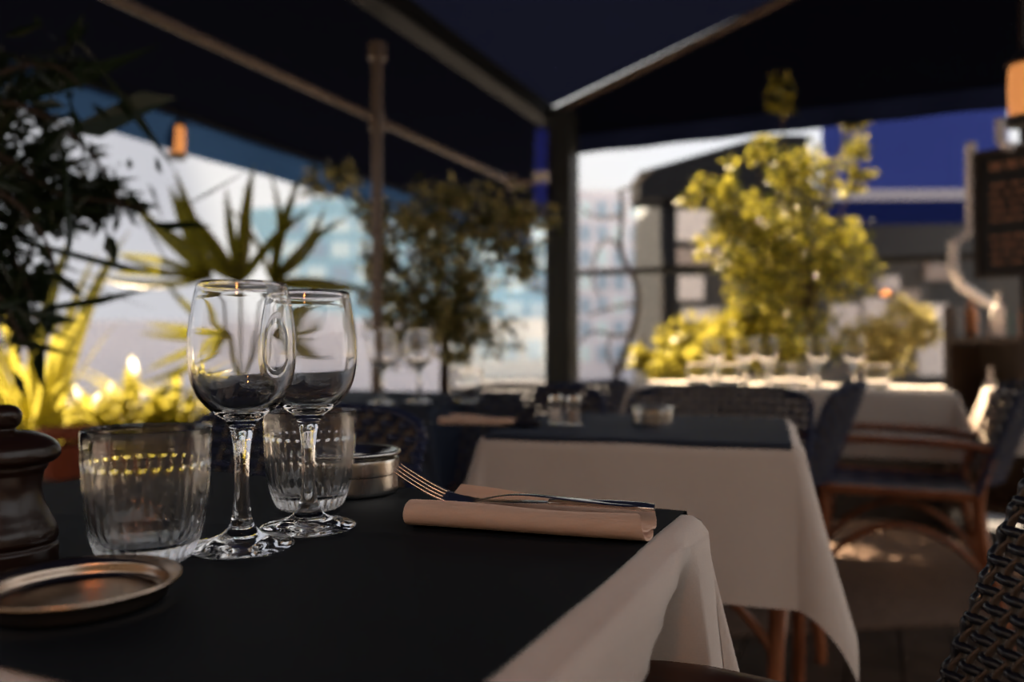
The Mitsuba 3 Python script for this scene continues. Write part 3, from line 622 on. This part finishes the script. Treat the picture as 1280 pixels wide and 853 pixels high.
put('bracket', shp(tube([P(1252, 148, 2.85), P(1252, 176, 2.85), P(1258, 182, 2.88), P(1285, 184, 3.05)], 0.016, 10), M_WHITEMETAL, 30), label='short pale metal tube above the menu board', category='bracket')
q = G(2.24, 3.6)
to = M4((q[0], q[1], 0), bd)
k = thing('service_post', 'dark wooden post behind the menu board at the right edge', 'post')
put(k+'__shaft', shp(bbox2((-0.07, 0.0, 0), (0.07, 0.12, 2.75)), M_DWOOD), M4(np.r_[G(2.0, 3.02), 0], bd))
k = thing('service_shelf', 'dark wooden service shelf with bottles below the menu board', 'shelf')
for n_, lo, hi in (('side_panel', (-0.28, 0, 0.0), (-0.25, 0.4, 1.08)), ('side_panel', (0.52, 0, 0.0), (0.55, 0.4, 1.08)), ('shelf', (-0.25, 0, 0.90), (0.52, 0.4, 0.93)), ('shelf', (-0.25, 0, 0.55), (0.52, 0.4, 0.58)), ('shelf', (-0.25, 0, 0.12), (0.52, 0.4, 0.15)), ('back_panel', (-0.25, 0.385, 0.15), (0.52, 0.40, 0.90))):
    put(k+'__'+n_, shp(bbox2(lo, hi), M_DWOOD), to)
botp = pchip([(0, 0), (0.034, 0), (0.036, 0.004), (0.036, 0.15), (0.030, 0.175), (0.013, 0.205), (0.0125, 0.25), (0.0145, 0.252), (0.0145, 0.262), (0, 0.262)], 60); botp[0, 0] = botp[-1, 0] = 0
bott = lathe(botp, 24)
for i, (x, y, z, m, w) in enumerate(((-0.20, 0.12, 0.93, M_AMBER, 'leftmost amber bottle on top of the dark service shelf'), (-0.08, 0.10, 0.93, M_PINK, 'pale bottle on top of the dark service shelf'), (0.03, 0.14, 0.93, M_AMBER, 'amber bottle below the menu board on the service shelf'),
                                 (0.15, 0.11, 0.93, M_GREEN, 'green bottle on top of the dark service shelf'), (-0.12, 0.12, 0.58, M_WHITEMETAL, 'pale bottle on the middle shelf board'), (0.06, 0.12, 0.58, M_GREEN, 'green bottle on the middle shelf board'))):
    p = G(0, 0); cc, ss = math.cos(bd), math.sin(bd)
    put('bottle', shp(bott, m, 40), M4((q[0]+cc*x-ss*y, q[1]+ss*x+cc*y, z), 0, 0.8), w, 'bottle', 'bottles on the service shelf')

# ------------------------------------------------------------------ plants
def leaf_cloud(points, size, wid, out_c=None, droop=0.3, rng=RNG, up=0.2):
    """folded two-triangle leaves at the points"""
    n = len(points)
    dirs = rng.normal(size=(n, 3)); dirs[:, 2] = dirs[:, 2]*0.7-droop+up
    if out_c is not None: dirs += 0.8*(points-out_c)/(np.linalg.norm(points-out_c, axis=1, keepdims=True)+1e-6)
    dirs /= np.linalg.norm(dirs, axis=1, keepdims=True)
    side = np.cross(dirs, rng.normal(size=(n, 3))); side /= np.linalg.norm(side, axis=1, keepdims=True)+1e-9
    nrm = np.cross(dirs, side); l = size*rng.uniform(0.6, 1.25, (n, 1)); w = l*wid
    b = points; t = points+dirs*l; Lp = points+dirs*l*0.45+side*w+nrm*w*0.4; Rp = points+dirs*l*0.45-side*w+nrm*w*0.4
    V = np.stack([b, Lp, t, Rp], 1).reshape(-1, 3); i = np.arange(n)*4
    return trimesh.Trimesh(V, np.vstack([np.stack([i, i+2, i+1], 1), np.stack([i, i+3, i+2], 1)]), process=False)
def clumps(blobs, n, rng=RNG, nb=60):
    """points in small clumps over the shells of ellipsoids (centre, radii, weight)"""
    w = np.array([b[2] for b in blobs], float); w /= w.sum(); pts = []
    for (c, r, _), k in zip(blobs, np.maximum(1, (w*nb).astype(int))):
        u = rng.normal(size=(k, 3)); u /= np.linalg.norm(u, axis=1, keepdims=True); cen = np.array(c)+np.array(r)*u*rng.uniform(0.35, 1.0, (k, 1))
        m = int(n*_wt(blobs, c)/k)+1
        for q in cen: pts.append(q+rng.normal(size=(m, 3))*np.array(r).mean()*0.13)
    return np.vstack(pts)
def _wt(blobs, c):
    t = sum(b[2] for b in blobs); return next(b[2] for b in blobs if b[0] is c)/t
def pot(k, x, y, r, h, m):
    put(k+'__pot', shp(lathe([(0, 0), (r*0.72, 0), (r, h*0.93), (r*1.06, h*0.93), (r*1.06, h), (r*0.94, h), (r*0.92, h-0.04), (0, h-0.04)], 32), m, 30), M4((x, y, 0)))
    put(k+'__soil', shp(lathe([(0, h-0.045), (r*0.91, h-0.039), (0, h-0.03)], 24), M_SOIL, 30), M4((x, y, 0)))
def branches(base, tips, r0, rng=RNG):
    ms = []
    for t in tips:
        t = np.array(t, float); mid = base*0.5+t*0.5+rng.normal(size=3)*0.05
        ms.append(tube(spline([base, mid, t], 10), np.linspace(r0, r0*0.25, 10), 6))
    return cat(ms)
# olive-like tree left of the corner post
def BL(u, v, d, ru, rv, rd=None, w=None):
    return (P(u, v, d), (ru/F*d, (rd or ru)/F*d, rv/F*d), w if w else ru*rv)
k = thing('potted_tree', 'bushy olive green tree between the awning pole and the corner post', 'tree')
b = [BL(560, 340, 3.55, 75, 75), BL(530, 270, 3.5, 60, 40), BL(620, 290, 3.6, 50, 40), BL(510, 400, 3.5, 60, 55), BL(590, 410, 3.6, 55, 50), BL(660, 270, 3.7, 40, 20), BL(480, 340, 3.5, 30, 50), BL(600, 245, 3.5, 45, 16), BL(412, 226, 3.6, 40, 20), BL(655, 330, 3.6, 30, 35), BL(470, 270, 3.5, 30, 30)]
pts = clumps(b, 4200, nb=520); base = P(560, 520, 3.55); base[2] = 0.42
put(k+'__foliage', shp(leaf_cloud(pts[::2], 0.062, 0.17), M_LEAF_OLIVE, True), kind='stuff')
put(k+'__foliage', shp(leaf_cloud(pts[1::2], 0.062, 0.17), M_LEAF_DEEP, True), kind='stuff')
put(k+'__trunk', shp(tube(spline([base, P(556, 480, 3.55), P(560, 380, 3.55)], 14), np.linspace(0.03, 0.018, 14), 8), M_BARK, 30))
put(k+'__branches', shp(branches(P(560, 420, 3.55), [x[0] for x in b], 0.012), M_BARK, 30), kind='stuff')
pot(k, base[0], base[1], 0.24, 0.44, M_PLANTER)
# lit tree behind the far white table
k = thing('potted_tree', 'sunlit yellow green tree behind the long white far table', 'tree')
D = 4.4
b = [BL(985, 300, D, 75, 70), BL(930, 300, D, 55, 55), BL(1050, 320, D, 45, 60), BL(1000, 215, D, 55, 35), BL(975, 370, D, 70, 50), BL(905, 250, D, 22, 50, 30), BL(1075, 210, D, 16, 45, 20), BL(975, 125, D-0.4, 12, 30, 14, 500), BL(1068, 150, D-0.4, 10, 22, 14, 350), BL(990, 430, D, 70, 25), BL(870, 240, D, 18, 25), BL(950, 190, D, 20, 20)]
pts = clumps(b, 5600, nb=420); base = P(1012, 520, D); base[2] = 0.42
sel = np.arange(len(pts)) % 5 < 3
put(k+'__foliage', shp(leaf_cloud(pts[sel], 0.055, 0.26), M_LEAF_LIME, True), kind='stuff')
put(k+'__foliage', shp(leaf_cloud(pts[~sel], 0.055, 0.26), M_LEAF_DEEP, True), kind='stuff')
put(k+'__trunk', shp(tube(spline([base, P(1014, 440, D), P(1010, 350, D)], 14), np.linspace(0.035, 0.02, 14), 8), M_BARK, 30))
put(k+'__branches', shp(branches(P(1012, 400, D), [x[0] for x in b], 0.013), M_BARK, 30), kind='stuff')
pot(k, base[0], base[1], 0.25, 0.44, M_PLANTER)
# low yellow hedge left of it, outside the glass
k = thing('shrub', 'low bright yellow green shrub left of the sunlit tree', 'shrub')
b = [BL(880, 435, 4.55, 70, 28), BL(920, 400, 4.55, 40, 30), BL(820, 455, 4.55, 50, 14), BL(940, 440, 4.55, 50, 30)]
put(k+'__foliage', shp(leaf_cloud(clumps(b, 1500, nb=60), 0.085, 0.3), M_LEAF_YEL), kind='stuff')
q = P(885, 470, 4.55)
put(k+'__stems', shp(branches(np.array([q[0], q[1], 0.42]), [x[0] for x in b], 0.012), M_BARK, 30), kind='stuff')
put(k+'__planter', shp(box((q[0], q[1], 0.20), (1.1, 0.36, 0.5), 0), M_PLANTER))
k = thing('shrub', 'dull green shrub right of the sunlit tree below the blue awning', 'shrub')
b = [BL(1120, 420, 4.2, 35, 45), BL(1150, 400, 4.2, 25, 30), BL(1080, 430, 4.2, 35, 30)]
put(k+'__foliage', shp(leaf_cloud(clumps(b, 900, nb=40), 0.06, 0.22), M_LEAF_OLIVE), kind='stuff')
q = P(1115, 470, 4.2)
put(k+'__stems', shp(branches(np.array([q[0], q[1], 0.42]), [x[0] for x in b], 0.01), M_BARK, 30), kind='stuff')
put(k+'__planter', shp(box((q[0], q[1], 0.20), (0.7, 0.36, 0.5), 0), M_PLANTER))
# bare twisting branch
k = thing('bare_shrub', 'bare twisting leafless branch before the windscreen', 'shrub')
D = 4.7
tr = spline([P(782, 560, D), P(770, 470, D), P(785, 430, D), P(796, 390, D), P(793, 350, D), P(778, 320, D), P(777, 280, D), P(774, 238, D)], 40)
q = P(782, 560, D); tr = np.vstack([[q[0], q[1], -0.07], tr])
put(k+'__trunk', shp(tube(tr, np.linspace(0.024, 0.012, 41), 8), M_BARK, 30))
for pl in ([(777, 268), (750, 272), (728, 262)], [(796, 400), (770, 420), (745, 415), (726, 430)], [(780, 325), (757, 300), (742, 330), (752, 370)], [(774, 240), (800, 225), (815, 212)], [(770, 465), (760, 440), (766, 415)], [(795, 380), (765, 385), (735, 395)], [(776, 462), (800, 440), (806, 420)]):
    put(k+'__branch', shp(tube(spline([P(u, v, D+0.02*i) for i, (u, v) in enumerate(pl)], 14), np.linspace(0.011, 0.005, 14), 6), M_BARK, 30))
# strap-leaf plants (each blade a part)
def blade(length, width, bend, n=9):
    t = np.linspace(0, 1, n); y = length*np.sin(bend*t)/max(bend, 1e-3) if bend > 1e-3 else length*t
    z = length*(1-np.cos(bend*t))/max(bend, 1e-3)
    w = width*np.clip(np.minimum(t*6+0.35, (1-t)*2.2)**0.8, 0.02, 1)
    V = np.zeros((n, 3, 3))
    for j, s in enumerate((-1, 0, 1)):
        V[:, j, 0] = s*w/2; V[:, j, 1] = -z; V[:, j, 2] = y
        if s: V[:, j, 1] -= 0.18*w
    return grid(V)
BLADES = {}
def blade_shape(i, m):
    kk = (i, m)
    if kk not in BLADES:
        l, w, b_ = [(0.5, 0.040, 1.5), (0.6, 0.035, 1.9), (0.42, 0.045, 1.2), (0.62, 0.03, 0.6), (0.36, 0.04, 1.9)][i]
        BLADES[kk] = shp(blade(l, w, b_), m, True)
    return BLADES[kk]
def strap_plant(label, x, y, z, n, m, scale, pm, rng, kinds=(0, 1, 2, 4), tilt=55, potr=0.2, name='strap_leaf_plant'):
    k = thing(name, label, 'plant')
    for i in range(n):
        to = T().translate([x+rng.uniform(-0.06, 0.06), y+rng.uniform(-0.06, 0.06), z]).rotate([0, 0, 1], rng.uniform(0, 360)).rotate([1, 0, 0], rng.uniform(4, tilt)).scale(1.25*scale*rng.uniform(0.7, 1.2))
        put(k+'__leaf', blade_shape(kinds[rng.randint(len(kinds))], m), to)
    if pm: pot(k, x, y, potr, z+0.03, pm)
    return k
r2 = np.random.RandomState(11)
for (u, d, lab, sc, pm) in ((35, 3.1, 'yellow green strap leaf plant at the left edge above the pepper mill', 0.95, None), (105, 3.3, 'sunlit yellow strap leaf plant above the left tumbler, second from the left', 0.8, None),
                        (165, 3.45, 'sunlit yellow strap leaf plant behind the left tumbler', 0.85, None), (225, 3.6, 'sunlit yellow strap leaf plant just left of the front wine glass bowl', 0.8, None)):
    g = G((u-640)/F*d, d)
    strap_plant(lab, g[0], g[1], 0.46, 60, M_LEAF_YEL, sc, pm, r2)
g = G((45-640)/F*3.05, 3.05)
strap_plant('tall spiky plant with upright yellow blades at the left edge', g[0], g[1], 0.46, 16, M_LEAF_YEL, 1.15, None, r2, kinds=(3,), tilt=22, name='spiky_plant')
k = thing('flower_pot', 'terracotta flower pot standing on the trough behind the pepper mill', 'pot')
q = P(86, 590, 2.62)
put(k+'__rim', shp(lathe([(0.075, 0.13), (0.10, 0.13), (0.10, 0.16), (0.085, 0.16), (0.075, 0.13)], 32), M_POT, 30), M4((q[0], q[1], 0.455)))
put(k+'__body', shp(lathe([(0, 0), (0.065, 0), (0.092, 0.13), (0.085, 0.13), (0.06, 0.01), (0, 0.01)], 32), M_POT, 30), M4((q[0], q[1], 0.43)))
# fan palm
k = thing('fan_palm', 'dark green fan palm with yellow edged fronds behind the wine glasses', 'palm')
D = 3.75; base = P(300, 505, D); base[2] = 0.5
leafp = shp(blade(0.52, 0.050, 0.9), M_LEAF_PALM, True)
for (u, v, sc, roll, n) in ((225, 340, 1.0, -62, 7), (300, 345, 1.0, -14, 7), (380, 345, 1.0, 42, 8), (270, 415, 0.9, -98, 6), (360, 420, 0.85, 84, 6)):
    hub = P(u*0.5+300*0.5, v+8, D+random.uniform(-0.15, 0.15))
    fk = put(k+'__frond', shp(tube(spline([base, base*0.4+hub*0.6+[0, 0, 0.04], hub], 12), 0.008, 6), M_LEAF_PALM, 30))
    for i in range(n):
        ang = roll+(i-(n-1)/2)*15
        to = T().translate(hub.tolist()).rotate([0, 0, 1], math.degrees(YAW)).rotate([0, 1, 0], ang).rotate([0, 0, 1], random.uniform(-50, 50)).scale(sc*random.uniform(0.75, 1.1))
        put(fk+'__leaflet', leafp, to)
put(k+'__trunk', shp(tube([base-[0, 0, 0.08], base], 0.04, 10), M_BARK, 30))
# dark hanging foliage at the upper left, near
k = thing('laurel', 'dark leaved laurel with drooping branches at the upper left edge', 'shrub')
D = 1.9; r3 = np.random.RandomState(5)
lm = [shp(leaf_cloud(np.zeros((1, 3)), 0.052, 0.15, rng=np.random.RandomState(i)), M_LEAF_DARK) for i in range(6)]
hub = P(-60, 150, D)
stems = [[(-60, 150), (20, 130), (90, 170), (130, 215), (150, 270)], [(-60, 180), (10, 200), (70, 240), (120, 250), (185, 265)], [(-60, 220), (0, 240), (50, 290), (70, 345)], [(-60, 120), (0, 90), (60, 80), (95, 105)], [(-60, 280), (0, 300), (30, 350), (50, 400)], [(-60, 150), (10, 160), (60, 205), (110, 225), (140, 240)], [(-60, 330), (-10, 360), (20, 410), (40, 440)]]
nl_ = 0
for st in stems:
    dd = D+r3.uniform(-0.2, 0.2)
    c = spline([P(u, v, dd) for u, v in st], 40)
    bk = put(k+'__branch', shp(tube(c, np.linspace(0.008, 0.003, 40), 6), M_BARK, 30))
    for i in range(38):
        if nl_ >= 290: break
        p = c[r3.randint(6, 40)]+r3.normal(size=3)*0.035
        to = T().translate(p.tolist()).rotate(r3.normal(size=3).tolist(), r3.uniform(0, 360)).scale(r3.uniform(0.7, 1.25))
        put(k+'__leaf', lm[r3.randint(6)], to); nl_ += 1
base = P(-120, 400, D)
put(k+'__trunk', shp(tube(spline([(base[0], base[1], 0.3), P(-110, 380, D), P(-70, 160, D)], 20), np.linspace(0.03, 0.012, 20), 8), M_BARK, 30))
pts = clumps([BL(-10, 110, D, 50, 45), BL(30, 185, D, 60, 50), BL(70, 245, D, 65, 40), BL(0, 300, D, 45, 90), BL(20, 400, D+0.1, 35, 40), BL(60, 85, D, 45, 14), BL(125, 250, D, 40, 28)], 2300, rng=r3, nb=230)
put(k+'__foliage', shp(leaf_cloud(pts, 0.044, 0.16, rng=r3), M_LEAF_DARK), kind='stuff')
pot(k, base[0], base[1], 0.2, 0.42, M_PLANTER)

# ------------------------------------------------------------------ the town outside
def face_prism(outline, d, depth):
    """a building whose front outline is given by its corners as seen from the terrace, at d metres, with real depth behind"""
    fr = np.array([P(u, v, d) for u, v in outline]); right = np.r_[G(1, 0), 0]; back = np.r_[G(0, 1), 0]
    o0 = np.r_[G(0, d), 0]
    p2 = np.stack([(fr-o0) @ right, fr[:, 2]], 1)
    m = prism(p2, depth); v = np.array(m.vertices)
    m.vertices = o0+v[:, :1]*right+v[:, 1:2]*np.array([0, 0, 1.0])+v[:, 2:3]*back
    m.fix_normals(); return m
def facade_box(u0, v0, u1, v1, d, depth=0.15): return face_prism([(u0, v0), (u1, v0), (u1, v1), (u0, v1)], d, depth)
k = thing('office_building', 'pale blue glass office block with an overhanging top behind the palm', 'building')
put(k+'__wall', shp(face_prism([(303, 262), (382, 255), (392, 247), (455, 250), (690, 267), (690, 468), (345, 468), (345, 335)], 32, 9), M_TEAL))
for r_ in range(6):
    for c_ in range(11):
        u0 = 352+c_*31; v0 = 268+r_*31+ (c_*1.4 if c_ > 3 else 0)
        if u0 > 690: continue
        put(k+'__window', shp(facade_box(u0, v0+3, u0+24, v0+22, 31.9), M_WIN2 if (r_*5+c_*3) % 4 else M_WIN))
k = thing('low_block', 'low pale block between the olive tree and the corner post', 'building')
put(k+'__wall', shp(facade_box(560, 398, 686, 474.5, 26, 5), M_PALE))
for c_ in range(4): put(k+'__window', shp(facade_box(568+c_*30, 425, 588+c_*30, 450, 25.95), M_WIN2))
k = thing('apartment_building', 'pale lavender apartment facade behind the bare branch', 'building')
put(k+'__wall', shp(face_prism([(704, 238), (768, 238), (802, 244), (832, 244), (832, 478), (704, 478)], 24, 8), M_LAV))
for r_ in range(7):
    for c_ in range(5):
        put(k+'__window', shp(facade_box(726+c_*21, 252+r_*30, 738+c_*21, 272+r_*30, 23.93), M_WIN if (r_+c_) % 3 else M_WIN2))
put('stone_pilaster', shp(facade_box(806, 255, 828, 481, 22, 1.2), M_PALE), label='pale stone pilaster right of the lavender facade', category='pilaster')
put('street_wall', shp(face_prism([(-500, 400), (560, 400), (560, 520), (-500, 520)], 12, 0.3), M_LAV), label='low pale lavender street wall seen above the strap leaf plants', category='wall', kind='structure')
# neighbouring dark canopy with its post
k = thing('neighbour_canopy', 'dark slate canopy roof beyond the windscreen', 'canopy')
put(k+'__roof', shp(face_prism([(800, 214), (958, 168), (1010, 168), (1010, 246), (800, 246)], 6.4, 0.5), M_SLATE))
put(k+'__post', shp(face_prism([(829, 246), (846, 246), (846, 583), (829, 583)], 6.5, 0.12), M_SLATE))
# shopfront with blue awning
k = thing('shop', 'dark shopfront under the wide blue awning at the right', 'building')
put(k+'__wall', shp(face_prism([(836, 235), (1330, 235), (1330, 540), (836, 540)], 10.6, 3), M_SHOP))
for i, (u0, v0, u1, v1, m) in enumerate(((848, 262, 900, 300, M_PINK), (848, 310, 905, 330, M_BEIGE), (850, 345, 880, 375, M_PINK), (855, 385, 905, 408, M_PINK), (1040, 380, 1075, 430, M_PINK), (1082, 372, 1110, 425, M_PINK), (1118, 362, 1150, 410, M_BEIGE), (1160, 330, 1190, 350, M_BEIGE), (1150, 380, 1185, 470, M_PINK), (1100, 345, 1125, 362, M_PINK))):
    put(k+'__window', shp(facade_box(u0, v0, u1, v1, 10.5, 0.1), m))  # pale panels stand in for bright blurred blobs on the shopfront
ka = thing('blue_awning', 'wide blue awning with a pale stripe on the neighbouring shop', 'awning')
lo0, lo1, hi0, hi1 = P(1028, 238, 8.6), P(1262, 236, 8.6), P(1028, 146, 10.5), P(1262, 134, 10.5)
put(ka+'__fabric', shp(sheet(lo0, lo1, hi1, hi0, 10, 6, 0.04), M_BLUEAWN, True))
put(ka+'__stripe', shp(face_prism([(1028, 237), (1262, 235), (1262, 249), (1028, 251)], 8.58, 0.02), M_STRIPE), label='pale stripe along the front edge')
put(ka+'__valance', shp(face_prism([(1028, 251), (1262, 249), (1262, 279), (1028, 281)], 8.58, 0.01), M_BLUEAWN))
# planter troughs along the left side of the terrace
for (y0, y1, w) in ((0.2, 1.62, 'nearest'), (1.66, 2.66, 'middle'), (2.70, 4.2, 'farthest')):
    k = thing('planter_trough', 'dark planter trough along the left side of the terrace, %s of three' % w, 'planter')
    put(k+'__side', shp(cat([bbox2((-3.35, y0, 0), (-3.31, y1, 0.46)), bbox2((-2.34, y0, 0), (-2.30, y1, 0.46)), bbox2((-3.31, y0, 0), (-2.34, y0+0.04, 0.46)), bbox2((-3.31, y1-0.04, 0), (-2.34, y1, 0.46))]), M_PLANTER))
    put(k+'__soil', shp(bbox2((-3.31, y0+0.04, 0.3), (-2.34, y1-0.04, 0.43)), M_SOIL))
